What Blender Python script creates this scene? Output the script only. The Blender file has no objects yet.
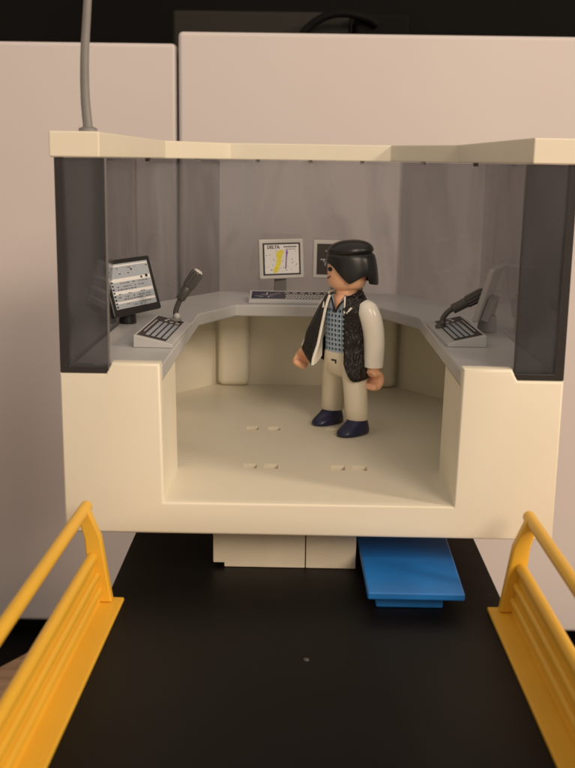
import bpy, bmesh, math, random
from mathutils import Vector, Matrix
random.seed(7)
PI = math.pi
S = bpy.context.scene
COL = S.collection

# ---------------------------------------------------------------- camera (1 unit = 1 cm)
cam_d = bpy.data.cameras.new('camera')
cam = bpy.data.objects.new('camera', cam_d); COL.objects.link(cam)
cam.matrix_world = (Matrix.Rotation(0.009443, 4, 'Z') @ Matrix.Rotation(PI/2-0.210344, 4, 'X')
                    @ Matrix.Rotation(0.015, 4, 'Z'))
cam_d.sensor_fit = 'HORIZONTAL'; cam_d.sensor_width = 36; cam_d.lens = 36*1050/575
cam_d.clip_start = 0.5; cam_d.clip_end = 2000
cam_d.dof.use_dof = True; cam_d.dof.focus_distance = 38.5; cam_d.dof.aperture_fstop = 0.36
S.camera = cam

# ---------------------------------------------------------------- light
W = bpy.data.worlds.new('World'); S.world = W; W.use_nodes = True
bg = W.node_tree.nodes['Background']
bg.inputs[0].default_value = (1.0, 0.83, 0.68, 1); bg.inputs[1].default_value = 0.53

def area(name, loc, target, size, power, col):
    d = bpy.data.lights.new(name, 'AREA'); d.shape = 'DISK'; d.size = size; d.energy = power; d.color = col
    o = bpy.data.objects.new(name, d); COL.objects.link(o); o.location = loc
    o.rotation_euler = (Vector(target)-Vector(loc)).to_track_quat('-Z', 'Y').to_euler()
    return o
area('room_lamp', (121, -28, 57), (1, 38, -8), 20, 105000, (1.0, 0.79, 0.59))
area('front_fill', (58, -82, 62), (0, 42, -8), 55, 100000, (1.0, 0.80, 0.62))  # unseen fill light, added to brighten the front and the interior

S.view_settings.view_transform = 'Standard'; S.view_settings.look = 'None'
S.view_settings.exposure = 0.0; S.view_settings.gamma = 1.0
S.render.engine = 'CYCLES'
S.cycles.max_bounces = 10; S.cycles.transparent_max_bounces = 24

# ---------------------------------------------------------------- materials
def plastic(name, col, rough=0.4, spec=0.5, var=0.04, bump=0.02, scale=6.0, coat=0.0, bscale=60.0, sss=0.0):
    m = bpy.data.materials.new(name); m.use_nodes = True
    nt = m.node_tree; b = nt.nodes['Principled BSDF']
    tc = nt.nodes.new('ShaderNodeTexCoord')
    n = nt.nodes.new('ShaderNodeTexNoise'); n.inputs['Scale'].default_value = scale/10; n.inputs['Detail'].default_value = 5
    nt.links.new(tc.outputs['Object'], n.inputs['Vector'])
    r = nt.nodes.new('ShaderNodeValToRGB')
    r.color_ramp.elements[0].position = .3; r.color_ramp.elements[1].position = .7
    r.color_ramp.elements[0].color = tuple(c*(1-var) for c in col)+(1,)
    r.color_ramp.elements[1].color = tuple(min(1, c*(1+var)) for c in col)+(1,)
    nt.links.new(n.outputs[0], r.inputs[0]); nt.links.new(r.outputs[0], b.inputs['Base Color'])
    n2 = nt.nodes.new('ShaderNodeTexNoise'); n2.inputs['Scale'].default_value = bscale/10; n2.inputs['Detail'].default_value = 6
    nt.links.new(tc.outputs['Object'], n2.inputs['Vector'])
    rr = nt.nodes.new('ShaderNodeMapRange'); rr.inputs[3].default_value = rough*.82; rr.inputs[4].default_value = min(1, rough*1.2)
    nt.links.new(n2.outputs[0], rr.inputs[0]); nt.links.new(rr.outputs[0], b.inputs['Roughness'])
    b.inputs['Specular IOR Level'].default_value = spec
    if bump:
        bp = nt.nodes.new('ShaderNodeBump'); bp.inputs['Strength'].default_value = bump; bp.inputs['Distance'].default_value = .05
        nt.links.new(n2.outputs[0], bp.inputs['Height']); nt.links.new(bp.outputs[0], b.inputs['Normal'])
    if coat: b.inputs['Coat Weight'].default_value = coat
    if sss:
        b.inputs['Subsurface Weight'].default_value = sss; b.inputs['Subsurface Radius'].default_value = (.25, .15, .08)
        b.inputs['Subsurface Scale'].default_value = .3
    return m

def smoke_glass(name, tint, density):
    m = bpy.data.materials.new(name); m.use_nodes = True
    nt = m.node_tree; nt.nodes.clear()
    out = nt.nodes.new('ShaderNodeOutputMaterial')
    tr = nt.nodes.new('ShaderNodeBsdfTransparent'); gl = nt.nodes.new('ShaderNodeBsdfGlossy')
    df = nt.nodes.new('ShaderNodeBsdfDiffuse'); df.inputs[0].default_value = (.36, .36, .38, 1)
    gl.inputs['Roughness'].default_value = .07; gl.inputs[0].default_value = (1, 1, 1, 1)
    # Schlick reflectance, the same from either side of a thin pane
    ge = nt.nodes.new('ShaderNodeNewGeometry'); dt = nt.nodes.new('ShaderNodeVectorMath'); dt.operation = 'DOT_PRODUCT'
    nt.links.new(ge.outputs['Normal'], dt.inputs[0]); nt.links.new(ge.outputs['Incoming'], dt.inputs[1])
    def mth(op, a, b=None):
        n = nt.nodes.new('ShaderNodeMath'); n.operation = op
        for i, q in enumerate((a, b)):
            if q is None: continue
            if isinstance(q, (int, float)): n.inputs[i].default_value = q
            else: nt.links.new(q, n.inputs[i])
        return n.outputs[0]
    ab = mth('ABSOLUTE', dt.outputs['Value'])
    fr = mth('ADD', mth('MULTIPLY', mth('POWER', mth('SUBTRACT', 1.0, ab), 5.0), .96), .032)
    ex = mth('DIVIDE', 1.0, mth('MAXIMUM', ab, .52))
    cc = nt.nodes.new('ShaderNodeCombineColor')
    for i in range(3): nt.links.new(mth('POWER', tint[i], ex), cc.inputs[i])
    nt.links.new(cc.outputs[0], tr.inputs[0])
    mx = nt.nodes.new('ShaderNodeMixShader'); mx2 = nt.nodes.new('ShaderNodeMixShader')
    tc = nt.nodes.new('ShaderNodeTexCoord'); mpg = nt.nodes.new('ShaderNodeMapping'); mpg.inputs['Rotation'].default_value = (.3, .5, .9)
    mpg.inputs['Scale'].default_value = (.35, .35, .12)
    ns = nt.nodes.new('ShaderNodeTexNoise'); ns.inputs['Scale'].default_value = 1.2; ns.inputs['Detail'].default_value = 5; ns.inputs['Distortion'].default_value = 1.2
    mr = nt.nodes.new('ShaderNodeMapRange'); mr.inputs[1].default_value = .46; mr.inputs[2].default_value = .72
    mr.inputs[3].default_value = density; mr.inputs[4].default_value = density*5.0  # patchy pale haze, painted in for soft reflections on the panes
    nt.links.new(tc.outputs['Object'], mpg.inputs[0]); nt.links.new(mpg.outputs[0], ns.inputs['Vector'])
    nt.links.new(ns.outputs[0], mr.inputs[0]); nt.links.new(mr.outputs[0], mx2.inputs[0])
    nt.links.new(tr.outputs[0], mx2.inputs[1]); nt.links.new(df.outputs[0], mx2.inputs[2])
    nt.links.new(fr, mx.inputs[0]); nt.links.new(mx2.outputs[0], mx.inputs[1]); nt.links.new(gl.outputs[0], mx.inputs[2])
    nt.links.new(mx.outputs[0], out.inputs[0])
    return m

def plaid(name):
    """light blue / black checked cloth printed on the torso"""
    m = bpy.data.materials.new(name); m.use_nodes = True
    nt = m.node_tree; b = nt.nodes['Principled BSDF']; b.inputs['Roughness'].default_value = .4
    tc = nt.nodes.new('ShaderNodeTexCoord'); sp = nt.nodes.new('ShaderNodeSeparateXYZ')
    nt.links.new(tc.outputs['Object'], sp.inputs[0])
    def stripe(out, freq, ph, lo, hi):
        a = nt.nodes.new('ShaderNodeMath'); a.operation = 'MULTIPLY_ADD'; a.inputs[1].default_value = freq; a.inputs[2].default_value = ph
        f = nt.nodes.new('ShaderNodeMath'); f.operation = 'FRACT'
        l = nt.nodes.new('ShaderNodeMath'); l.operation = 'COMPARE'; l.inputs[1].default_value = lo; l.inputs[2].default_value = hi
        nt.links.new(out, a.inputs[0]); nt.links.new(a.outputs[0], f.inputs[0]); nt.links.new(f.outputs[0], l.inputs[0])
        return l.outputs[0]
    h = stripe(sp.outputs[2], 5.4, .1, .5, .2); v = stripe(sp.outputs[1], 5.6, .3, .5, .24)
    h2 = stripe(sp.outputs[2], 5.4, .1, .96, .1); v2 = stripe(sp.outputs[1], 5.6, .3, .05, .07)
    def mix(fac, a, col):
        x = nt.nodes.new('ShaderNodeMix'); x.data_type = 'RGBA'
        nt.links.new(fac, x.inputs[0])
        if isinstance(a, tuple): x.inputs[6].default_value = a
        else: nt.links.new(a, x.inputs[6])
        x.inputs[7].default_value = col
        return x.outputs[2]
    c = mix(v, (.44, .58, .72, 1), (.17, .27, .42, 1))
    mm = nt.nodes.new('ShaderNodeMath'); mm.operation = 'MULTIPLY'; nt.links.new(h, mm.inputs[0]); nt.links.new(v, mm.inputs[1])
    c = mix(mm.outputs[0], c, (.012, .014, .02, 1)); c = mix(h2, c, (.62, .72, .80, 1)); c = mix(v2, c, (.03, .05, .1, 1))
    nt.links.new(c, b.inputs['Base Color'])
    return m

def fur(name):
    m = plastic(name, (.009, .0068, .006), .32, .5, .3, 0, 30)
    nt = m.node_tree; b = nt.nodes['Principled BSDF']
    tc = nt.nodes.new('ShaderNodeTexCoord'); mp = nt.nodes.new('ShaderNodeMapping'); mp.inputs['Scale'].default_value = (5.5, 5.5, 1.7)
    mp.inputs['Rotation'].default_value = (.25, .2, 0)
    n = nt.nodes.new('ShaderNodeTexNoise'); n.inputs['Scale'].default_value = 1.3; n.inputs['Detail'].default_value = 4
    bp = nt.nodes.new('ShaderNodeBump'); bp.inputs['Strength'].default_value = .8; bp.inputs['Distance'].default_value = .25
    nt.links.new(tc.outputs['Object'], mp.inputs[0]); nt.links.new(mp.outputs[0], n.inputs['Vector'])
    nt.links.new(n.outputs[0], bp.inputs['Height']); nt.links.new(bp.outputs[0], b.inputs['Normal'])
    return m

def wood(name):
    m = bpy.data.materials.new(name); m.use_nodes = True
    nt = m.node_tree; b = nt.nodes['Principled BSDF']; b.inputs['Roughness'].default_value = .5
    tc = nt.nodes.new('ShaderNodeTexCoord'); mp = nt.nodes.new('ShaderNodeMapping'); mp.inputs['Scale'].default_value = (.04, .5, .5)
    mp.inputs['Rotation'].default_value = (0, 0, .5)
    n = nt.nodes.new('ShaderNodeTexNoise'); n.inputs['Scale'].default_value = 2.5; n.inputs['Detail'].default_value = 8; n.inputs['Distortion'].default_value = .6
    r = nt.nodes.new('ShaderNodeValToRGB'); r.color_ramp.elements[0].position = .3; r.color_ramp.elements[1].position = .72
    r.color_ramp.elements[0].color = (.34, .20, .115, 1); r.color_ramp.elements[1].color = (.55, .36, .22, 1)
    nt.links.new(tc.outputs['Object'], mp.inputs[0]); nt.links.new(mp.outputs[0], n.inputs['Vector'])
    nt.links.new(n.outputs[0], r.inputs[0]); nt.links.new(r.outputs[0], b.inputs['Base Color'])
    return m

M = dict(
    cream=plastic('cream_plastic', (.76, .715, .585), .40, .45, .018, .012, 4, sss=.0),
    cream_block=plastic('cream_block_plastic', (.72, .66, .52), .45, .4, .05, .015, 8),
    grey=plastic('desk_grey_plastic', (.48, .485, .485), .3, .5, .03, .004, 5),
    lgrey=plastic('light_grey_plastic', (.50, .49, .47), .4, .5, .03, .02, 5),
    mgrey=plastic('mid_grey_plastic', (.16, .155, .15), .4, .5, .03, .02, 5),
    dgrey=plastic('dark_grey_plastic', (.065, .062, .058), .38, .5, .1, .03, 9),
    mongrey=plastic('dull_grey_plastic', (.36, .355, .35), .4, .5, .03, .02, 5), monback=plastic('monitor_back_plastic', (.26, .252, .248), .4, .5, .03, .02, 5),
    black=plastic('black_plastic', (.012, .011, .011), .3, .5, .1, .02, 9),
    hair=plastic('hair_black_plastic', (.010, .010, .010), .34, .5, .1, .02, 9),
    deck=plastic('deck_black_plastic', (.0035, .003, .0027), .5, .17, .25, .02, 3, 0, 3),
    yellow=plastic('yellow_plastic', (.74, .425, .036), .38, .5, .04, .015, 5),
    blue=plastic('blue_plastic', (.012, .165, .52), .42, .5, .06, .02, 5),
    panel=plastic('lilac_white_board', (.63, .59, .585), .6, .3, .03, .02, .6),
    navy=plastic('navy_plastic', (.014, .017, .060), .35, .5, .1, .02, 8),
    skin=plastic('skin_plastic', (.88, .50, .31), .34, .45, .03, .01, 8, sss=.0),
    ivory=plastic('ivory_plastic', (.90, .87, .78), .2, .5, .02, .01, 8),
    trouser=plastic('trouser_plastic', (.74, .68, .54), .42, .45, .03, .01, 8),
    white=plastic('white_print', (.70, .70, .70), .45, .4, .02, 0, 8),
    palegrey=plastic('pale_grey_print', (.33, .37, .42), .45, .4, .05, 0, 20),
    ink=plastic('black_print', (.012, .012, .012), .45, .4, .0, 0, 8),
    inkbrown=plastic('dark_label_print', (.035, .027, .024), .45, .4, .1, 0, 30),
    inkblue=plastic('dark_blue_print', (.028, .026, .060), .45, .4, .2, 0, 60),
    yelprint=plastic('yellow_print', (.70, .62, .06), .45, .4, .15, 0, 40),
    purple=plastic('purple_print', (.16, .06, .30), .45, .4, .1, 0, 30),
    shirtblue=plastic('collar_blue', (.36, .42, .52), .45, .4, .03, 0, 8),
    steel=plastic('antenna_grey', (.20, .195, .19), .35, .5, .08, .02, 9),
    lip=plastic('mouth_print', (.20, .05, .03), .5, .3, 0, 0, 8),
    darkwall=plastic('dark_back_wall', (.005, .0042, .0038), .7, .1, .3, 0, .6),
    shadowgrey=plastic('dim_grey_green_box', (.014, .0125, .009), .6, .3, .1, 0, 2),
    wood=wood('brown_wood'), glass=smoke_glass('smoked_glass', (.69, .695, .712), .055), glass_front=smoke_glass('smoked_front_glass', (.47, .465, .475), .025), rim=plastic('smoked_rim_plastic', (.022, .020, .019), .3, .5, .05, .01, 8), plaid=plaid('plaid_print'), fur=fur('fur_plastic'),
)

def dusty(m, scale, size, col):
    nt = m.node_tree; b = nt.nodes['Principled BSDF']
    tc = nt.nodes.new('ShaderNodeTexCoord'); v = nt.nodes.new('ShaderNodeTexVoronoi'); v.inputs['Scale'].default_value = scale
    n = nt.nodes.new('ShaderNodeTexNoise'); n.inputs['Scale'].default_value = .35
    nt.links.new(tc.outputs['Object'], v.inputs['Vector']); nt.links.new(tc.outputs['Object'], n.inputs['Vector'])
    t = nt.nodes.new('ShaderNodeMath'); t.operation = 'MULTIPLY_ADD'; t.inputs[1].default_value = size*2.2; t.inputs[2].default_value = -size*.75
    nt.links.new(n.outputs[0], t.inputs[0])
    c = nt.nodes.new('ShaderNodeMath'); c.operation = 'LESS_THAN'
    nt.links.new(v.outputs['Distance'], c.inputs[0]); nt.links.new(t.outputs[0], c.inputs[1])
    mx = nt.nodes.new('ShaderNodeMix'); mx.data_type = 'RGBA'
    old = b.inputs['Base Color'].links[0].from_socket
    nt.links.new(c.outputs[0], mx.inputs[0]); nt.links.new(old, mx.inputs[6]); mx.inputs[7].default_value = col
    nt.links.new(mx.outputs[2], b.inputs['Base Color'])
dusty(M['deck'], 1.1, .035, (.10, .09, .08, 1))
# ---------------------------------------------------------------- mesh helpers
def link(name, bm, mat, parent=None, loc=None, bevel=0, seg=2, smooth=35, sub=0, solid=0, kind=None):
    bmesh.ops.recalc_face_normals(bm, faces=bm.faces[:])
    me = bpy.data.meshes.new(name); bm.to_mesh(me); bm.free()
    mats = mat if isinstance(mat, (list, tuple)) else [mat]
    for m in mats: me.materials.append(m)
    for p in me.polygons: p.use_smooth = True
    if smooth < 180: me.set_sharp_from_angle(angle=math.radians(smooth))
    o = bpy.data.objects.new(name, me); COL.objects.link(o)
    if parent: o.parent = parent
    if loc: o.location = loc
    if solid:
        md = o.modifiers.new('solid', 'SOLIDIFY'); md.thickness = solid; md.offset = 1
    if sub:
        md = o.modifiers.new('sub', 'SUBSURF'); md.levels = sub; md.render_levels = sub
    if bevel:
        md = o.modifiers.new('bevel', 'BEVEL'); md.width = bevel; md.segments = seg; md.limit_method = 'ANGLE'
        md.angle_limit = math.radians(30); md.harden_normals = True
    if kind: o['kind'] = kind
    return o
def empty(name, label, cat, loc=(0, 0, 0), rz=0, group=None):
    o = bpy.data.objects.new(name, None); COL.objects.link(o); o.empty_display_size = .5
    o.location = loc; o.rotation_euler = (0, 0, rz)
    o['label'] = label; o['category'] = cat
    if group: o['group'] = group
    return o
def tag(o, label, cat, group=None):
    o['label'] = label; o['category'] = cat
    if group: o['group'] = group
    return o
def box(bm, c, s, mat=None, mi=0):
    vs = []
    for dx in (-.5, .5):
        for dy in (-.5, .5):
            for dz in (-.5, .5):
                v = Vector((c[0]+dx*s[0], c[1]+dy*s[1], c[2]+dz*s[2]))
                if mat is not None:
                    v = mat @ v
                vs.append(bm.verts.new(v))
    for f in ((0, 1, 3, 2), (4, 6, 7, 5), (0, 4, 5, 1), (2, 3, 7, 6), (0, 2, 6, 4), (1, 5, 7, 3)):
        fc = bm.faces.new([vs[i] for i in f]); fc.material_index = mi
    return bm
def box2(bm, a, b, **k):
    return box(bm, [(a[i]+b[i])/2 for i in range(3)], [abs(b[i]-a[i]) for i in range(3)], **k)
def prism(bm, poly, a, b, axis='z', mat=None, mi=0):
    """poly: 2D points; extruded from a to b along axis. axis z: (x,y); y: (x,z); x: (y,z)"""
    def P(p, t):
        v = Vector((p[0], p[1], t)) if axis == 'z' else Vector((p[0], t, p[1])) if axis == 'y' else Vector((t, p[0], p[1]))
        return mat @ v if mat is not None else v
    A = [bm.verts.new(P(p, a)) for p in poly]; B = [bm.verts.new(P(p, b)) for p in poly]
    n = len(poly)
    fs = [bm.faces.new(A), bm.faces.new(B)]
    for i in range(n):
        fs.append(bm.faces.new((A[i], A[(i+1) % n], B[(i+1) % n], B[i])))
    for f in fs: f.material_index = mi
    return bm
def strip(bm, outer, inner, z0, z1):
    """solid wall between two open polylines of equal length"""
    n = len(outer)
    r = []
    for o, i in zip(outer, inner):
        r.append([bm.verts.new((o[0], o[1], z0)), bm.verts.new((o[0], o[1], z1)), bm.verts.new((i[0], i[1], z1)), bm.verts.new((i[0], i[1], z0))])
    for k in range(n-1):
        a, b = r[k], r[k+1]
        for j in range(4):
            bm.faces.new((a[j], a[(j+1) % 4], b[(j+1) % 4], b[j]))
    bm.faces.new(r[0]); bm.faces.new(r[-1][::-1])
    return bm
def loft(bm, rings, seg=32, cap=True, mi=0):
    """rings: (cx, cy, cz, rx, ry[, power]) superellipse rings in z planes"""
    R = []
    for r in rings:
        p = r[5] if len(r) > 5 else 2.0
        vs = []
        for k in range(seg):
            t = 2*PI*k/seg; c, s = math.cos(t), math.sin(t)
            x = math.copysign(abs(c)**(2/p), c)*r[3]; y = math.copysign(abs(s)**(2/p), s)*r[4]
            vs.append(bm.verts.new((r[0]+x, r[1]+y, r[2])))
        R.append(vs)
    for a, b in zip(R, R[1:]):
        for k in range(seg):
            f = bm.faces.new((a[k], a[(k+1) % seg], b[(k+1) % seg], b[k])); f.material_index = mi
    if cap:
        f = bm.faces.new(R[0][::-1]); f.material_index = mi
        f = bm.faces.new(R[-1]); f.material_index = mi
    return bm
def tube(bm, pts, rad, seg=14, mi=0, flat=None):
    """swept round tube along pts, rad scalar or list"""
    pts = [Vector(p) for p in pts]; n = len(pts)
    rads = rad if isinstance(rad, (list, tuple)) else [rad]*n
    up = None; R = []
    for i in range(n):
        t = (pts[min(i+1, n-1)]-pts[max(i-1, 0)]).normalized()
        if up is None:
            a = Vector((0, 0, 1)) if abs(t.z) < .9 else Vector((1, 0, 0))
            up = (a - t*a.dot(t)).normalized()
        else: up = (up - t*up.dot(t)).normalized()
        s = t.cross(up)
        R.append([bm.verts.new(pts[i]+(up*math.cos(2*PI*k/seg)+s*math.sin(2*PI*k/seg))*rads[i]) for k in range(seg)])
    for a, b in zip(R, R[1:]):
        for k in range(seg):
            f = bm.faces.new((a[k], a[(k+1) % seg], b[(k+1) % seg], b[k])); f.material_index = mi
    f = bm.faces.new(R[0][::-1]); f.material_index = mi
    f = bm.faces.new(R[-1]); f.material_index = mi
    return bm
def smooth_path(pts, n=6):
    """Catmull-Rom"""
    P = [Vector(p) for p in pts]; P = [P[0]*2-P[1]]+P+[P[-1]*2-P[-2]]; out = []
    for i in range(1, len(P)-2):
        for k in range(n):
            t = k/n
            out.append(.5*((2*P[i])+(P[i+1]-P[i-1])*t+(2*P[i-1]-5*P[i]+4*P[i+1]-P[i+2])*t*t+(3*P[i]-P[i-1]-3*P[i+1]+P[i+2])*t**3))
    out.append(P[-2]); return out
def text_bm(bm, s, size, mat, mi=0, bold=0):
    cu = bpy.data.curves.new('t', 'FONT'); cu.body = s; cu.size = size; cu.extrude = .003; cu.offset = bold
    o = bpy.data.objects.new('t', cu); COL.objects.link(o)
    bpy.context.view_layer.update()
    me = bpy.data.meshes.new_from_object(o.evaluated_get(bpy.context.evaluated_depsgraph_get()))
    tmp = bmesh.new(); tmp.from_mesh(me); bmesh.ops.transform(tmp, matrix=mat, verts=tmp.verts)
    for f in tmp.faces: f.material_index = mi
    me2 = bpy.data.meshes.new('t2'); tmp.to_mesh(me2); tmp.free(); bm.from_mesh(me2)
    bpy.data.objects.remove(o); bpy.data.curves.remove(cu); bpy.data.meshes.remove(me); bpy.data.meshes.remove(me2)

def printed(bm, w, h, rects, z, mat, cx=0, cy=0):
    """one flat sheet w x h centred at cx, cy whose cells take the material of the last rect (x, y, w, h, mi) over them"""
    a0, a1, b0, b1 = cx-w/2, cx+w/2, cy-h/2, cy+h/2
    R = [(max(a0, x-ww/2), min(a1, x+ww/2), max(b0, y-hh/2), min(b1, y+hh/2), m) for x, y, ww, hh, m in rects]
    xs = sorted({round(v, 4) for r in R for v in r[:2]} | {a0, a1}); ys = sorted({round(v, 4) for r in R for v in r[2:4]} | {b0, b1})
    g = [[bm.verts.new(mat @ Vector((x, y, z))) for x in xs] for y in ys]
    for j in range(len(ys)-1):
        for i in range(len(xs)-1):
            f = bm.faces.new((g[j][i], g[j][i+1], g[j+1][i+1], g[j+1][i])); mx_, my_ = (xs[i]+xs[i+1])/2, (ys[j]+ys[j+1])/2
            for r in R:
                if r[0] <= mx_ <= r[1] and r[2] <= my_ <= r[3]: f.material_index = r[4]
    return bm
# ---------------------------------------------------------------- the setting
bm = bmesh.new(); prism(bm, [(-14.97, 59.35), (-17.2, 55.6), (-60, 52.0), (-60, -30), (60, -30), (60, 55), (4, 58)][::-1], -29.9, -29.0)
link('table_top', bm, M['wood'], bevel=.1, kind='structure')
bm = bmesh.new(); box2(bm, (-160, -60, -31.2), (160, 150, -30.2)); link('floor', bm, M['darkwall'], kind='structure')

# the two boards standing behind
def board(x0, x1, top, y, lean, label):
    bm = bmesh.new()
    box2(bm, (x0, 0, 0), (x1, 1.6, top+29.0))
    o = link('backdrop_board', bm, M['panel'], loc=(0, y, -29.0), bevel=.25, seg=3)
    o.rotation_euler = (lean, 0, 0)
    return tag(o, label, 'board')
board(-42, -7.20, 6.36, 62.2, 0, 'pale lilac board at the left behind the control cabin, the lower of the two')
board(-7.06, 40, 7.0, 62.0, 0, 'wide pale lilac board on the right behind the control cabin, standing slightly taller')
bm = bmesh.new(); box2(bm, (-60, 63.5, -30.1), (60, 66, -29.05)); 
link('board_plinth', bm, M['darkwall']); tag(bpy.data.objects['board_plinth'], 'low black plinth strip along the foot of the lilac boards', 'plinth')
bm = bmesh.new(); box2(bm, (-120, 96, -30), (120, 98, 60)); o = link('back_wall', bm, M['darkwall']); tag(o, 'dark wall in deep shade above and behind the lilac boards', 'wall')
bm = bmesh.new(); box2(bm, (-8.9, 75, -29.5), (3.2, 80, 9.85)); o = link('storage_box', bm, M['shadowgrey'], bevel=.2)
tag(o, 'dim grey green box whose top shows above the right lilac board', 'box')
bm = bmesh.new(); box2(bm, (3.5, 74, -29.5), (7.2, 79, 9.7)); o = link('black_case', bm, M['black'], bevel=.3)
o.data.materials[0] = M['darkwall']; tag(o, 'black case beside the grey green box behind the boards', 'case')
bm = bmesh.new(); tube(bm, smooth_path([(-.6, 73.2, 6.5), (.0, 73.2, 8.2), (1.2, 73.2, 9.2), (2.6, 73.3, 9.55), (4.2, 73.6, 9.3), (5.0, 73.7, 8.9)]), .28, 10)
o = link('cable', bm, M['darkwall']); tag(o, 'thick black cable arching in front of the grey green box', 'cable')

# ---------------------------------------------------------------- black deck of the lower building
DZ = -13.0
deck = empty('deck', 'glossy black deck between the yellow railings, carrying the cream cabin', 'platform', (.35, 0, -29.0))
bm = bmesh.new(); box2(bm, (-6.0, 3, 15.5), (6.0, 49, 16.0)); link('deck_plate', bm, M['deck'], deck, bevel=.06)
bm = bmesh.new(); box2(bm, (-5.7, 3.3, 0.02), (5.7, 48.7, 15.49)); link('support_body', bm, M['deck'], deck, bevel=.1)
bm = bmesh.new(); loft(bm, [(0.02, 25.8, 16.0, .17, .17), (0.02, 25.8, 16.02, .15, .15), (.02, 25.8, 16.025, .06, .06)], 20)
for v in bm.verts: v.co.x = .02+(v.co.x-.02)*.45; v.co.y = 25.8+(v.co.y-25.8)*.45
link('moulding_mark', bm, M['dgrey'], deck)

def block(x0, x1, notch, label):
    bm = bmesh.new()
    if notch: poly = [(x0+.36, 0), (x1, 0), (x1, 1.64), (x0, 1.64), (x0, .14), (x0+.36, .14)]
    else: poly = [(x0, 0), (x1, 0), (x1, 1.64), (x0, 1.64)]
    prism(bm, [(p[0]-x0, p[1]) for p in poly], 0, 14.5, 'y')
    o = link('plinth_block', bm, M['cream_block'], loc=(x0, 32.2, DZ+.004), bevel=.03)
    tag(o, label, 'block')
block(-2.64, .345, True, 'cream plinth block with a notched lower corner, under the cabin left of the seam')
block(.375, 2.0, False, 'plain cream plinth block under the cabin, partly behind the blue step')

st = empty('step', 'blue plastic step jutting out from under the cream cabin on the black deck', 'step', (3.58, 28.7, DZ+.004))
bm = bmesh.new(); prism(bm, [(-1.42, .0), (1.42, 0), (1.58, 8), (-1.52, 8)], .47, .70); link('tread', bm, M['blue'], st, bevel=.05)
bm = bmesh.new(); box2(bm, (-1.12, .55, 0), (.87, 7.8, .468)); link('base', bm, M['blue'], st, bevel=.04)

# ---------------------------------------------------------------- yellow railings
def railing(loc, rz, side, label):
    """local +x is outward * side, local -y runs towards the viewer"""
    r = empty('railing', label, 'railing', loc, rz, 'yellow railings along the deck edges')
    L = 21.5
    X = lambda o: o*side
    bm = bmesh.new(); box2(bm, (X(0), -L, 0), (X(.98), 0, .13)); link('base_flange', bm, M['yellow'], r, bevel=.04)
    prof = [(.28, .131), (.58, 2.15), (.92, 2.98), (1.06, 3.06), (1.22, 3.0), (1.26, 2.86), (1.06, 2.1), (.92, .131)]
    for y in (-.14, -L+.5):
        bm = bmesh.new(); prism(bm, [(X(o), z) for o, z in prof], y-.32, y, 'y'); link('end_post', bm, M['yellow'], r, bevel=.06)
    bm = bmesh.new(); tube(bm, [(X(1.1), .16, 2.9), (X(1.1), .13, 2.9), (X(1.1), -L, 2.9), (X(1.1), -L-.03, 2.9)], [.14, .18, .18, .14], 18); link('top_rail', bm, M['yellow'], r)
    bm = bmesh.new(); tube(bm, [(X(.84), -.47, 1.52), (X(.84), -L+.5, 1.52)], .17, 16); link('mid_rail', bm, M['yellow'], r)
    bm = bmesh.new()
    prism(bm, [(X(.62), .131), (X(.74), .131), (X(.93), 1.42), (X(.81), 1.42)], -L+.5, -.47, 'y')
    for z in (.52, .98): tube(bm, [(X(.62+.19*z/1.42-.02), -.47, z), (X(.62+.19*z/1.42-.02), -L+.5, z)], .12, 12)
    link('ribbed_panel', bm, M['yellow'], r)
    return r
railing((-5.07, 29.35, DZ+.004), math.radians(-1.3), -1, 'yellow plastic railing along the left edge of the black deck')
railing((5.74, 29.15, DZ+.004), math.radians(.7), 1, 'yellow plastic railing along the right edge of the black deck')

# ---------------------------------------------------------------- the control cabin
CX, CY, CZ = .42, 30.65, -11.33
cab = empty('control_cabin', 'cream toy control cabin with smoked windows and open front on the black deck', 'toy building', (CX, CY, CZ))
FL = 1.02; DK = 5.22
mir = lambda pts: list(pts)+[(-x, y) for x, y in reversed(pts)]
outer = mir([(-7.5, .45), (-7.45, 13.8), (-4.32, 19.05)])
inner = mir([(-6.7, .45), (-6.25, 14.7), (-4.2, 17.55)])
# body: front plate, jambs, shell, bottom
bm = bmesh.new()
FP = [(-7.5, 0), (7.5, 0), (7.52, 5.0), (6.14, 5.0), (5.96, 5.34), (4.52, 5.34), (4.44, FL), (-4.44, FL), (-4.52, 5.34), (-5.96, 5.34), (-6.14, 5.0), (-7.52, 5.0)]
prism(bm, FP, 0, .45, 'y')
bm.normal_update(); bmesh.ops.recalc_face_normals(bm, faces=bm.faces[:])
front = [e for e in bm.edges if all(abs(v.co.y) < 1e-5 for v in e.verts)]
bmesh.ops.bevel(bm, geom=front, offset=.09, segments=3, profile=.5, affect='EDGES')
for s in (-1, 1):
    prism(bm, [(s*4.44, .55), (s*4.505, DK-.51), (s*6.9, DK-.51), (s*6.9, .55)], .4501, 3.7, 'y')
strip(bm, outer, inner, 0.0, 5.0)
prism(bm, outer, 0.003, .5)
link('body', bm, M['cream'], cab, smooth=40)
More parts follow.
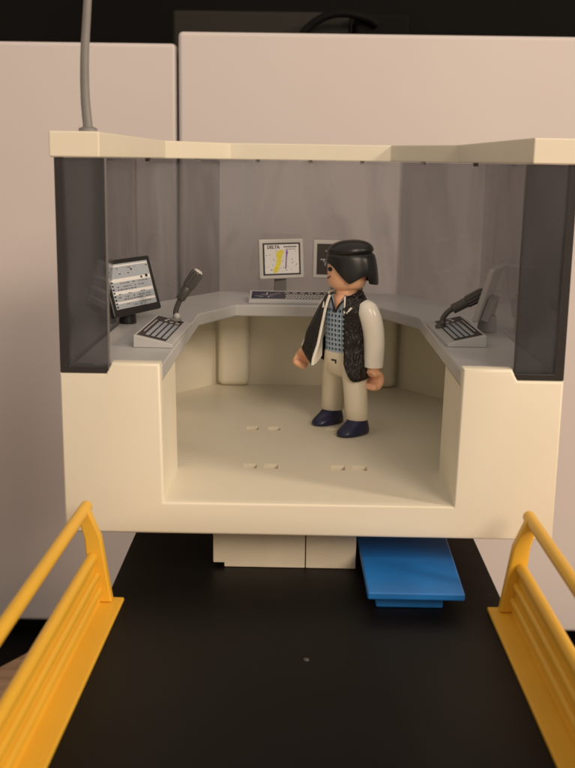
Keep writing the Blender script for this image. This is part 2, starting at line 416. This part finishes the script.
# floor with moulded slots
bm = bmesh.new()
slots = [(-2.15, 8.95+.3), (-1.30, 8.95+.3), (-2.0, 4.05), (-1.27, 4.05), (1.03, 4.0), (1.78, 4.0), (.94, 9.15), (1.75, 9.15)]
xs = sorted(set([-6.9, 6.9]+[round(c+d, 3) for c, _ in slots for d in (-.24, .24)]))
ys = sorted(set([.4501, 17.9]+[round(c+d, 3) for _, c in slots for d in (-.27, .27)]))
vv = {}
def V(x, y, z):
    k = (round(x, 4), round(y, 4), round(z, 4))
    if k not in vv: vv[k] = bm.verts.new(k)
    return vv[k]
def is_slot(x, y): return any(abs(x-a) < .24 and abs(y-b) < .27 for a, b in slots)
for i in range(len(xs)-1):
    for j in range(len(ys)-1):
        x0, x1, y0, y1 = xs[i], xs[i+1], ys[j], ys[j+1]
        z = FL-.42 if is_slot((x0+x1)/2, (y0+y1)/2) else FL
        bm.faces.new((V(x0, y0, z), V(x1, y0, z), V(x1, y1, z), V(x0, y1, z)))
        if z < FL:
            q = [(x0, y0), (x1, y0), (x1, y1), (x0, y1)]
            for k in range(4):
                a, b = q[k], q[(k+1) % 4]; mx_, my_ = (a[0]+b[0])/2, (a[1]+b[1])/2
                nx_, ny_ = mx_+(mx_-(x0+x1)/2)*.1, my_+(my_-(y0+y1)/2)*.1
                if not is_slot(nx_, ny_): bm.faces.new((V(*a, FL), V(*b, FL), V(*b, z), V(*a, z)))
for s in (-1, 1):
    g = bm.verts[:]+bm.edges[:]+bm.faces[:]
    n = Vector((s*.84, .545, 0)).normalized()
    bmesh.ops.bisect_plane(bm, geom=g, plane_co=(s*5.4, 16.6, 0), plane_no=n, clear_outer=True)
link('floor_tray', bm, M['cream'], cab, smooth=20)
# two pillars under the desk
for s in (-1, 1):
    bm = bmesh.new(); box2(bm, (s*2.66, 16.95, FL+.002), (s*4.1, 17.54, DK-.51)); link('desk_pillar', bm, M['cream'], cab, bevel=.3, seg=5)
# desk
bm = bmesh.new()
do = mir([(-7.2, .46), (-7.12, 13.66), (-4.16, 18.72)])
di = mir([(-4.5, .46), (-4.42, 11.2), (-3.08, 14.05)])
strip(bm, do, di, DK-.5, DK)
link('desk_top', bm, M['grey'], cab, bevel=.07)
# smoked glazing, one bent moulding
bm = bmesh.new()
go = mir([(-7.5, .241), (-7.44, 13.75), (-4.28, 19.0)])
gi = mir([(-7.26, .241), (-7.2, 13.63), (-4.16, 18.78)])
strip(bm, go, gi, 5.02, 11.3)
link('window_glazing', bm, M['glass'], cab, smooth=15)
for s in (-1, 1):
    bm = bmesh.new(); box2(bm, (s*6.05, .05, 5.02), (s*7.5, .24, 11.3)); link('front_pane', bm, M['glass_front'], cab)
for s in (-1, 1):      # thick dark moulded edge of the front panes
    bm = bmesh.new()
    prism(bm, [(s*7.51, 5.015), (s*6.04, 5.015), (s*6.04, 5.20), (s*7.22, 5.20), (s*7.26, 11.305), (s*7.51, 11.305)], .04, .30, 'y')
    link('glazing_rim', bm, M['rim'], cab, bevel=.02)
    bm = bmesh.new(); box2(bm, (s*6.035, .035, 5.02), (s*6.062, .235, 11.3)); link('pane_edge', bm, M['mgrey' if s < 0 else 'rim'], cab)  # bright left edge and dark right edge: light and shade put into colour
for x, y in ((-4.21, 18.85), (-7.25, 13.68)):      # thin pale rods added as painted highlights along the glass corners
    bm = bmesh.new(); tube(bm, [(x, y-.09, DK+.02), (x, y-.09, 11.2)], .022, 6); link('corner_glint', bm, M['lgrey' if x < 0 else 'mgrey'], cab)
# roof ring
bm = bmesh.new()
ro = mir([(-7.62, -.06), (-7.6, 13.9), (-4.5, 19.5)])
ri = mir([(-6.17, -.06), (-6.12, 14.4), (-3.68, 18.5)])
strip(bm, ro, ri, 11.31, 12.04)
link('roof_ring', bm, M['cream'], cab, bevel=.05)
for x, y in ((-2.4, 18.62), (.02, 18.62), (2.4, 18.62), (4.95, 16.4), (-4.95, 16.4), (6.45, 11.5), (-6.45, 11.5)):
    bm = bmesh.new(); box2(bm, (x-.09, y, 11.18), (x+.09, y+.16, 11.309)); link('clip_tab', bm, M['mgrey'], cab)
# antenna
an = bmesh.new(); loft(an, [(0, 0, 0, .27, .27), (0, 0, .09, .27, .27), (0, 0, .13, .17, .17)], 20)
ant = link('antenna', an, M['steel'], cab, loc=(-6.6, .55, 12.04))
bm = bmesh.new(); tube(bm, smooth_path([(0, 0, .1), (-.06, 0, 1.0), (-.04, .0, 2.2), (.10, 0, 4), (.34, 0, 8), (.6, 0, 16)]), [.145-.0015*i for i in range(31)], 14)
link('rod', bm, M['steel'], ant)

# ---------------------------------------------------------------- desk equipment
DW = CZ+DK          # desk height in the world
def frame_mat(loc, right, up):
    r = Vector(right).normalized(); u = Vector(up); u = (u-r*u.dot(r)).normalized(); n = r.cross(u)
    m = Matrix((r, u, n)).transposed().to_4x4(); m.translation = Vector(loc)
    return m          # local x right, y up, z towards the viewer of the screen
# --- black screen on the left
mon = empty('desk_monitor', 'black widescreen monitor with a text page on screen, on the left desk', 'monitor', (-6.42, 39.1, DW+.002))
bm = bmesh.new(); loft(bm, [(0, 0, 0, .31, .31), (0, 0, .05, .33, .33), (0, 0, .5, .30, .30)], 28); link('foot', bm, M['black'], mon, bevel=.02)
F = frame_mat((.2, .02, 1.42), (.42, .905, 0), (-.26, .12, 1))
bm = bmesh.new(); box(bm, (0, 0, -.1), (3.15, 2.1, .2), mat=F); link('bezel', bm, M['black'], mon, bevel=.07, seg=3)
bm = bmesh.new(); box(bm, (-.1, -.75, -.3), (.7, .5, .25), mat=F); box(bm, (0, .0, -.26), (1.7, 1.3, .12), mat=F); link('housing', bm, M['black'], mon, bevel=.04)
rects = [(-.02, y-.03, 2.62, h, 1) for (y, h) in ((.83, .05), (.30, .13), (-.16, .12), (-.52, .08))]
rects += [(x, y, w, h, 2) for (x, y, w, h) in [(.15, .62, .12, .06), (.7, .28, .13, .08), (1.05, .3, .17, .11)]]
rects += [(-1.26, .6-k*.13, .13, .055, 2) for k in range(11)]
for row, (y, x0, x1, d) in enumerate([(.7, -1.1, 1.2, .35), (.5, -1.1, .0, .4), (.15, -.95, 1.1, .8), (.02, -1.0, .9, .5), (-.08, -1.0, .1, .9), (-.24, -1.0, .6, .6), (-.36, -1.05, .9, .5), (-.45, -.9, 1.2, .8), (-.63, -1.0, 1.2, .6), (-.7, -.2, .7, .7)]):
    x = x0
    while x < x1:
        w = random.uniform(.04, .16)
        if random.random() < d: rects.append((x+w/2, y, w, .03, 2))
        x += w+random.uniform(.03, .08)
bm = bmesh.new(); printed(bm, 2.68, 1.66, rects, .006, F, -.02, .05)
link('screen', bm, [M['palegrey'], M['white'], M['ink']], mon)

# --- grey screen on the right, seen from behind
mon2 = empty('desk_monitor', 'grey monitor seen from its back behind the right smoked pane, on the right desk', 'monitor', (6.98, 38.5, DW+.002))
bm = bmesh.new(); loft(bm, [(0, 0, 0, .34, .34), (0, 0, .05, .36, .36), (0, 0, .6, .32, .32)], 28); link('foot', bm, M['monback'], mon2, bevel=.02)
F = frame_mat((-.12, -.12, 1.5), (-.33, -.94, 0), (.27, -.09, 1))
bm = bmesh.new(); box(bm, (0, 0, -.1), (2.5, 2.0, .2), mat=F); link('bezel', bm, M['mongrey'], mon2, bevel=.07, seg=3)
bm = bmesh.new(); prism(bm, [(-.75, -.95), (.75, -.95), (.55, -.1), (-.55, -.1)], -.5, -.2, mat=F); link('housing', bm, M['monback'], mon2, bevel=.05)
bm = bmesh.new(); box(bm, (0, .04, .004), (2.1, 1.6, .008), mat=F); link('screen', bm, M['palegrey'], mon2)

# --- map screen in the middle
mon3 = empty('desk_monitor', 'small grey monitor showing a white map with a yellow band, at the back desk', 'monitor', (-.85, 47.75, DW+.002))
bm = bmesh.new(); box2(bm, (-.36, -.2, 0), (.36, .25, .08)); box2(bm, (-.28, -.1, .08), (.28, .1, 1.0)); link('stand', bm, M['mgrey'], mon3, bevel=.03)
F = frame_mat((.06, -.26, 1.73), (.93, .36, .012), (0, .10, 1))
bm = bmesh.new(); box(bm, (0, 0, -.1), (2.14, 1.78, .2), mat=F); box(bm, (0, 0, -.26), (1.5, 1.2, .14), mat=F); link('bezel', bm, M['lgrey'], mon3, bevel=.06, seg=3)
bm = bmesh.new(); box(bm, (.0, .0, .004), (1.80, 1.44, .008), mat=F); pg0 = link('screen_surround', bm, M['ink'], mon3)
rects = [(.14+k*.09, .54, .06, .07, 1) for k in range(7)]+[(.42, .43, .5, .02, 1)]
for k in range(34):
    rects.append((random.uniform(-.74, .74), random.uniform(-.56, .36), random.uniform(.02, .05), random.uniform(.02, .05), 1 if k % 2 else 2))
bm = bmesh.new(); printed(bm, 1.64, 1.3, rects, .0125, F); pg = link('screen', bm, [M['white'], M['ink'], M['mgrey']], mon3)
bm = bmesh.new(); prism(bm, [(-.42, -.62), (-.22, -.6), (-.05, -.2), (-.02, .05), (.1, .3), (.06, .42), (-.2, .36), (-.3, .2), (-.24, 0), (-.3, -.25), (-.42, -.45)], .0135, .015, mat=F)
link('map_band', bm, M['yelprint'], pg)
bm = bmesh.new(); prism(bm, [(.14, -.45), (.2, -.45), (.25, .1), (.3, .28), (.26, .42), (.2, .36), (.2, .1)], .0135, .015, mat=F)
link('map_route', bm, M['purple'], pg)
bm = bmesh.new(); text_bm(bm, 'DELTA', .20, F @ Matrix.Translation((-.70, .47, .016)), 0, .006)
link('title_text', bm, M['ink'], pg)

# --- dark screen behind the figure
mon4 = empty('desk_monitor', 'small grey monitor with a dark screen and white strokes, behind the figure', 'monitor', (1.75, 48.35, DW+.002))
bm = bmesh.new(); box2(bm, (-.36, -.2, 0), (.36, .2, .08)); box2(bm, (-.28, -.1, .08), (.28, .1, 1.0)); link('stand', bm, M['mgrey'], mon4, bevel=.03)
F = frame_mat((-.03, -.2, 1.68), (1, .02, -.01), (0, .06, 1))
bm = bmesh.new(); box(bm, (0, 0, -.1), (2.2, 1.74, .2), mat=F); link('bezel', bm, M['lgrey'], mon4, bevel=.06, seg=3)
rects = [q+(1,) for q in [(-.42, .38, .24, .04), (-.32, .22, .04, .3), (-.64, -.01, .22, .05), (-.6, -.07, .05, .1), (-.53, -.2, .04, .18), (.2, .3, .3, .035), (.34, .1, .035, .35), (.1, -.3, .5, .035)]]
bm = bmesh.new(); printed(bm, 1.84, 1.4, rects, .006, F); link('screen', bm, [M['inkbrown'], M['palegrey']], mon4)

# --- keyboards / microphone consoles
def console(loc, rz, L, label, left_blank):
    """wedge console, local x along its length, local y away from the sitter"""
    k = empty('keyboard', label, 'keyboard', loc, rz)
    bm = bmesh.new(); prism(bm, [(0, 0), (1.3, 0), (1.3, .42), (.12, .16), (0, .12)], -L/2, L/2, 'x')
    link('case', bm, M['grey'], k, bevel=.03)
    return k
def slope(t, lift=.0):          # point on the wedge's sloped face: y along depth
    return .16+(t-.12)*(.26/1.18)+lift
def on_slope(bm, x, y, w, d, lift, th, mi=0):
    a = math.atan2(.26, 1.18)
    m = Matrix.Translation((x, y, slope(y))) @ Matrix.Rotation(a, 4, 'X')
    box(bm, (0, 0, lift+th/2), (w, d, th), mat=m, mi=mi)
def slope_mat():
    return Matrix.Translation((0, .71, slope(.71))) @ Matrix.Rotation(math.atan2(.26, 1.18), 4, 'X')
kb = console((-.02, 45.15, DW+.002), math.radians(-.5), 4.3, 'long grey keyboard with dark blue radar panel and white keys, on the back desk', True)
rects = [(-1.36, 0, 1.38, .96, 1)]
for r in range(4):
    for c in range(19): rects.append((-.52+c*.135+(r % 2)*.06, -.37+r*.15, .085, .085, 2))
rects += [(-.5+c*.34, .31, .2, .06, 2) for c in range(8)]
rects += [(x, y-.71, w, d, 3) for (x, y, w, d) in [(-1.75, .6, .3, .03), (-1.5, .75, .25, .035), (-1.38, .9, .05, .3), (-1.2, .6, .2, .03), (-1.1, .8, .3, .03), (-1.62, .45, .2, .03), (-1.3, .5, .06, .14), (-.9, .95, .2, .03)]]
bm = bmesh.new(); printed(bm, 4.1, .96, rects, .004, slope_mat()); link('key_label', bm, [M['inkbrown'], M['inkblue'], M['white'], M['lgrey']], kb)

def mic_console(loc, rz, side, label):
    # local y points outwards to the glass; rz turns it so
    k = console(loc, rz, 4.7, label, False)
    rects = [(-.35*side, -.34+j*.19, 2.9, .125, 1) for j in range(4)]
    for (dx, y, w, d) in [(0, .40, .25, .14), (.0, .62, .25, .12), (.42, .5, .3, .1), (.1, .84, .3, .1), (.45, .8, .2, .12)]:
        rects.append(((1.45+dx)*side, y-.71, w, d, 2))
    rects.append((0, .42, 2.6, .04, 2))
    bm = bmesh.new(); printed(bm, 4.3, .98, rects, .004, slope_mat(), 0, .03)
    link('key_label', bm, [M['inkbrown'], M['palegrey'], M['lgrey']], k)
mic_console((-4.03, 36.25, DW+.002), math.radians(88), 1, 'grey console with a striped key label on the left desk beneath a microphone')
mic_console((4.98, 37.35, DW+.002), math.radians(-88), -1, 'grey console with a striped key label on the right desk beneath a microphone')

def microphone(loc, neck, tip0, tip1, mats, label):
    m = empty('microphone', label, 'microphone', loc)
    bm = bmesh.new(); loft(bm, [(0, 0, 0, .21, .21), (0, 0, .05, .21, .21), (0, 0, .12, .15, .15), (0, 0, .17, .06, .06)], 20); link('foot', bm, mats[1], m)
    bm = bmesh.new(); bmesh.ops.create_uvsphere(bm, u_segments=16, v_segments=10, radius=.125, matrix=Matrix.Translation((.05, -.08, .17))); link('ball_joint', bm, mats[2], m)
    bm = bmesh.new(); tube(bm, smooth_path(neck), .10, 12); link('gooseneck', bm, mats[0], m)
    a, b = Vector(tip0), Vector(tip1); d = (b-a); ln = d.length; d.normalize()
    bm = bmesh.new(); tube(bm, [a, a+d*.03, a+d*ln*.42, a+d*(ln*.42+.02)], [.155, .18, .19, .175], 20); hd = link('handle', bm, mats[0], m, smooth=40)
    bm = bmesh.new()
    up = Vector((0, 1, 0)); s = d.cross(up).normalized(); u = s.cross(d)
    prof = [(ln*.42, .18), (ln*.45, .225), (ln*.9, .24), (ln*.97, .2), (ln, .1)]
    R = []; N = 44
    for t, r in prof:
        R.append([bm.verts.new(a+d*t+(s*math.cos(2*PI*k/N)+u*math.sin(2*PI*k/N))*(r*(1 if k % 4 < 2 else .86))) for k in range(N)])
    for p, q in zip(R, R[1:]):
        for k in range(N): bm.faces.new((p[k], p[(k+1) % N], q[(k+1) % N], q[k]))
    bm.faces.new(R[0][::-1]); bm.faces.new(R[-1])
    link('grille', bm, mats[0], hd, smooth=25)
    bm = bmesh.new(); tube(bm, [a+d*(ln*.965), a+d*(ln+.03)], [.195, .12], 20); link('grille_cap', bm, mats[2], hd)
    return m
microphone((-4.5, 38.2, DW+.27), [(0, 0, .1), (-.0, .02, .35), (.08, .03, .6), (.2, .04, .86)], (.14, .04, .78), (.84, .1, 1.82),
           (M['dgrey'], M['steel'], M['lgrey']), 'dark grey gooseneck microphone with a pale ribbed tip, left desk beside the black monitor')
microphone((5.22, 38.1, DW+.2), [(0, 0, .05), (.08, .0, .35), (.28, .02, .6), (.56, .03, .76)], (.40, .02, .66), (1.56, -.02, 1.30),
           (M['dgrey'], M['dgrey'], M['dgrey']), 'dark gooseneck microphone leaning right towards the pane on the right desk')

# ---------------------------------------------------------------- the toy figure
FW = CZ+FL
fig = empty('toy_figure', 'toy man in dark fur vest, checked shirt and cream trousers standing in the cabin', 'figurine', (1.80, 40.15, FW+.003), math.radians(226))
# shoes
for s, fx in ((1, .28), (-1, -.28)):
    bm = bmesh.new()
    y = s*.92
    loft(bm, [(fx+.13, y, 0, .74, .40, 2.4), (fx+.13, y, .05, .79, .43, 2.4), (fx+.12, y, .2, .78, .43, 2.3), (fx+.02, y, .38, .62, .39, 2.2), (fx-.1, y, .5, .46, .36, 2.1), (fx-.13, y, .6, .40, .36, 2), (fx-.13, y, .64, .36, .33, 2)], 32)
    for v in bm.verts:      # slim instep
        if v.co.x > fx+.3 and v.co.z > .3: v.co.z -= .05
    link('shoe', bm, M['navy'], fig, smooth=60, sub=1)
# trousers: two legs joined by the hips
bm = bmesh.new()
for s, fx in ((1, .28), (-1, -.28)):
    y = s*.90
    loft(bm, [(fx-.13, y, .57, .43, .43), (fx-.13, y, .60, .45, .45), (fx-.10, y*.97, 1.0, .45, .45), (fx*.6-.05, y*.78, 1.9, .47, .46), (fx*.2, y*.6, 2.5, .49, .45), (0, y*.5, 2.75, .47, .4)], 28)
loft(bm, [(0, 0, 2.1, .28, .5, 2.4), (0, 0, 2.3, .47, .78, 2.5), (0, 0, 2.7, .52, .86, 2.6), (0, 0, 3.05, .52, .84, 2.6), (0, 0, 3.2, .46, .76, 2.5)], 36)
link('trousers', bm, M['trouser'], fig, smooth=60)
bm = bmesh.new(); box(bm, (.515, -.05, 2.78), (.03, .26, .07)); box(bm, (.515, .04, 2.71), (.03, .07, .1)); link('fly_mark', bm, M['inkbrown'], fig)
# torso with the printed shirt
bm = bmesh.new()
loft(bm, [(0, 0, 2.95, .50, .80, 2.5), (0, 0, 3.3, .52, .80, 2.5), (.02, 0, 3.9, .55, .80, 2.4), (.02, 0, 4.5, .56, .84, 2.4), (0, 0, 4.9, .52, .84, 2.3), (-.02, 0, 5.15, .44, .72, 2.2), (-.03, 0, 5.3, .36, .52, 2)], 40)
link('shirt', bm, M['plaid'], fig, smooth=60)
# bare neck wedge and head: one skin mesh
bm = bmesh.new()
HA = math.radians(-44); HB = .16
loft(bm, [(0, 0, 5.0, .36, .42), (.02, 0, 5.3, .40, .44), (.04, 0, 5.47, .45, .46), (.06, 0, 5.53, .57, .57), (.07, 0, 5.62, .68, .66), (.07, 0, 5.82, .745, .72), (.07, 0, 6.4, .76, .74), (.05, 0, 6.8, .74, .73), (.0, 0, 7.0, .55, .55), (0, 0, 7.08, .3, .3)], 40)
bmesh.ops.rotate(bm, verts=bm.verts, cent=(0, 0, 0), matrix=Matrix.Rotation(HA, 3, 'Z'))
for v in bm.verts: v.co.x -= HB*max(0, min(1, (v.co.z-5.2)/.3))
head = link('head', bm, M['skin'], fig, smooth=70)
def face(az, z, r=.775):
    a = az+HA
    return Matrix.Translation((-HB, 0, 0)) @ Matrix.Rotation(HA, 4, 'Z') @ Matrix.Translation((.07, 0, 0)) @ Matrix.Rotation(az, 4, 'Z') @ Matrix.Translation((r-.02, 0, z))
for az in (-.44, .44):
    bm = bmesh.new(); loft(bm, [(0, 0, -.015, .085, .15), (0, 0, .012, .085, .15), (0, 0, .02, .06, .1)], 20)
    bmesh.ops.transform(bm, matrix=face(az, 6.27) @ Matrix.Rotation(PI/2, 4, 'Y') @ Matrix.Scale(1, 4), verts=bm.verts)
    for v in bm.verts: pass
    link('eye', bm, M['ink'], head)
bm = bmesh.new()
pts = [face(a, 5.90+.11*(a/.5)**2, .765) @ Vector((0, 0, 0)) for a in [i*.1-.5 for i in range(11)]]
tube(bm, pts, .026, 8); link('mouth', bm, M['lip'], head)
# hair
def hair_bottom(p):
    p = abs(p)
    tab = [(0, 6.47), (.5, 6.47), (.75, 6.37), (1.37, 5.85), (1.5, 5.77), (1.6, 5.79), (2.1, 6.07), (2.3, 6.08), (2.42, 5.76), (2.7, 5.70), (PI, 5.70)]
    for (a, u), (b, v) in zip(tab, tab[1:]):
        if a <= p <= b: return u+(v-u)*(p-a)/(b-a)
    return 5.72
bm = bmesh.new(); N = 96; R = []
def hr(p, w):          # radius of the lower shell, w 0 bottom .. 1 top
    c = math.cos(p)
    base = .89-.02*c+(.10 if c < 0 else 0)*(c*c)
    flare = (.13*(1-w) if c < .2 else .02)*max(0, min(1, (.2-c)))
    return base+flare
rows = [(0, -.12), (0, -.03), (0, 0), (.12, .02), (.35, .02), (.6, .01), (.8, -.01), (.94, -.04), (1, -.09)]
for w, dr in rows:
    ring = []
    for k in range(N):
        p = -PI+2*PI*k/N; zb = hair_bottom(p)
        z = zb+(6.86-zb)*w+(.02 if dr == -.03 else 0)
        r = hr(p, w)+dr
        ring.append(bm.verts.new((r*math.cos(p), r*math.sin(p)*.98, z)))
    R.append(ring)
# crown: groove then overhanging quiff, then dome
for z, r, sx in [(6.88, .80, 1.0), (6.87, .845, 1.0), (6.92, .89, 1.0), (7.0, .89, 1.0), (7.11, .83, 1.0), (7.22, .70, 1.0), (7.30, .53, 1.0), (7.35, .32, 1.0), (7.37, .1, 1)]:
    R.append([bm.verts.new((r*sx*math.cos(-PI+2*PI*k/N)-.03, r*.93*math.sin(-PI+2*PI*k/N), z-.06*math.cos(-PI+2*PI*k/N)*r)) for k in range(N)])
for a, b in zip(R, R[1:]):
    for k in range(N): bm.faces.new((a[k], a[(k+1) % N], b[(k+1) % N], b[k]))
bm.faces.new(R[-1])
bmesh.ops.rotate(bm, verts=bm.verts, cent=(0, 0, 0), matrix=Matrix.Rotation(HA, 3, 'Z'))
for v in bm.verts: v.co.x -= HB
link('hair', bm, M['hair'], fig, smooth=45)
# fur vest: open-fronted shell, panels flaring at the hem
P0, P1 = .72, 2*PI-.62
def vest_pt(p, w, off=0):
    """p azimuth, w 0 hem .. 1 shoulder"""
    q = p if p < PI else p-2*PI
    if q > 0: hem = 2.08+.9*max(0, min(1, (1.08-q)/.42))**2+.1*max(0, min(1, (q-1.2)/.6))
    else: hem = 2.62+.5*max(0, min(1, (-q-.62)/.5))-.95*max(0, min(1, (-q-1.25)/.6))
    z = hem+(5.28-hem)*w
    # torso radius
    t = max(0, min(1, (z-4.7)/.58)); rx, ry = .55-.12*t*t, .84-.22*t*t
    fl = max(0, 3.4-z)/1.6
    c, s = math.cos(p), math.sin(p)
    k = (abs(c/rx)**2.4+abs(s/ry)**2.4)**(-1/2.4)
    k += .10+off+.22*fl
    if q < 0:      # the right panel swings open towards the front
        fw = .56*max(0, min(1, (1.6+q)/.45))*max(0, min(1, (4.9-z)/2.0))
        lat = .52*max(0, 1-abs(q+1.15)/.5)*max(0, min(1, (5.05-z)/1.3))
        return Vector((k*c+fw, k*s-lat, z))
    k += .10*max(0, min(1, (1.5-q)/.8))*max(0, min(1, (4.4-z)/2))
    return Vector((k*c, k*s, z))
bm = bmesh.new(); NP, NW = 60, 22
G = [[bm.verts.new(vest_pt(P0+(P1-P0)*i/NP, j/NW)) for i in range(NP+1)] for j in range(NW+1)]
for j in range(NW):
    for i in range(NP): bm.faces.new((G[j][i], G[j][i+1], G[j+1][i+1], G[j+1][i]))
vest = link('vest', bm, M['fur'], fig, smooth=80, solid=.07)
bm = bmesh.new()
tube(bm, [vest_pt(P0-.02, j/20, .05) for j in range(15, 21)], .04, 8)
tube(bm, [vest_pt(P1+.03, j/20, .03) for j in range(0, 21)], .055, 8)
link('vest_trim', bm, M['ivory'], vest)
bm = bmesh.new()      # cream lining of the swung-open panel
def lining_pt(t, w):      # cloth reaching from the open edge back to the shirt
    a = vest_pt(P1, w, -.03); b = Vector((.45, -.74, a.z+.25*t)); return a+(b-a)*t
G = [[bm.verts.new(lining_pt(i/10, j/NW)) for i in range(11)] for j in range(NW-3)]
for j in range(NW-4):
    for i in range(10): bm.faces.new((G[j][i], G[j][i+1], G[j+1][i+1], G[j+1][i]))
link('lining', bm, M['ivory'], vest, smooth=80)
# shirt collar flaps, neck cord and vest collar
for s in (-1, 1):
    bm = bmesh.new()
    A = [(.36, s*.30, 5.33), (.56, s*.05, 4.82), (.60, s*.36, 4.78), (.42, s*.50, 5.2)]
    prism_pts = [Vector(a) for a in A]
    a = [bm.verts.new(p) for p in prism_pts]; bm.faces.new(a)
    link('collar', bm, M['shirtblue'], fig, solid=.05)
bm = bmesh.new(); bv = [bm.verts.new(v) for v in ((.40, -.28, 5.3), (.40, .28, 5.3), (.585, .02, 4.72))]; bm.faces.new(bv); link('neckline', bm, M['skin'], fig, solid=.03)
bm = bmesh.new()
tube(bm, smooth_path([(-.50, .40, 5.50), (-.15, .56, 5.44), (.30, .48, 5.27), (.54, .20, 4.98), (.62, .04, 4.66)]), .03, 8)
tube(bm, smooth_path([(.06, -.60, 5.30), (.34, -.46, 5.27), (.54, -.16, 4.98), (.62, .02, 4.66)]), .035, 8)
link('neck_cord', bm, M['ink'], fig)
bm = bmesh.new()
tube(bm, smooth_path([(-.5, 0, 5.36), (-.35, .5, 5.36), (.1, .70, 5.28), (.42, .60, 5.05), (.60, .50, 4.75)]), .10, 10)
link('vest_collar', bm, M['fur'], fig)
bm = bmesh.new()
tube(bm, smooth_path([(-.5, 0, 5.36), (-.35, -.5, 5.36), (.1, -.70, 5.28), (.42, -.60, 5.05), (.62, -.52, 4.75)]), .10, 10)
link('vest_collar', bm, M['ivory'], fig)
bm = bmesh.new()
for a0, a1 in ((.78, .95), (.86, 1.0)): tube(bm, [vest_pt(a0, .78+(a0-.78)*.5, .105), vest_pt(a1, .88, .115)], .022, 6)
link('lapel_stitch', bm, M['ivory'], vest)
# arms with hands
def arm(s, pts, rads, hand_dir, hs=1.0):
    bm = bmesh.new(); P = smooth_path(pts, 5)
    n = len(P); rr = []
    for i in range(n):
        t = i/(n-1)*(len(rads)-1); k = min(int(t), len(rads)-2); rr.append(rads[k]+(rads[k+1]-rads[k])*(t-k))
    tube(bm, P, rr, 24)
    for v in bm.verts: pass
    a = link('arm', bm, M['ivory'], fig, smooth=60)
    w = Vector(pts[-1]); d = (w-Vector(pts[-2])).normalized()
    f = Vector(hand_dir).normalized(); f = (f-d*f.dot(d)).normalized()
    bm = bmesh.new()
    # wrist stub
    tube(bm, [w-d*.1, w+d*.22*hs, w+d*.36*hs], [.29*hs, .29*hs, .26*hs], 18)
    # C-shaped gripping hand: open ring, thick, axis sideways
    ax = d.cross(f)
    c = w+d*.58*hs+f*.05; Rr = .31*hs; pts2 = []
    for k in range(19):
        t = math.radians(52+k*(256/18))
        pts2.append(c+(f*math.cos(t)*-1*-1+d*math.sin(t)*-1*-1)*Rr if False else c+(f*math.cos(t)+d*math.sin(t))*Rr)
    seg = 14; R = []
    for i, p in enumerate(pts2):
        t = math.radians(52+i*(256/18)); rad = f*math.cos(t)+d*math.sin(t)
        hw = (.40 if 3 < i < 16 else .35)*hs; th = (.165 if 1 < i < 18 else .14)*hs
        R.append([bm.verts.new(p+rad*th*math.copysign(abs(math.cos(q))**.7, math.cos(q))+ax*hw*math.copysign(abs(math.sin(q))**.7, math.sin(q))) for q in [2*PI*j/seg for j in range(seg)]])
    for p_, q_ in zip(R, R[1:]):
        for j in range(seg): bm.faces.new((p_[j], p_[(j+1) % seg], q_[(j+1) % seg], q_[j]))
    bm.faces.new(R[0][::-1]); bm.faces.new(R[-1])
    link('hand', bm, M['skin'], a, smooth=60, sub=1)
arm(1, [(-.05, .82, 4.98), (-.1, 1.05, 4.72), (-.2, 1.22, 4.2), (-.28, 1.27, 3.5), (-.3, 1.24, 2.62)], [.28, .41, .42, .41, .40, .38], (1, 0, 0), .9)
arm(-1, [(-.08, -.80, 4.95), (-.06, -.98, 4.7), (.04, -1.12, 4.2), (.28, -1.24, 3.65), (.56, -1.40, 3.06)], [.28, .37, .36, .35, .33, .31], (.7, .7, 0), .8)
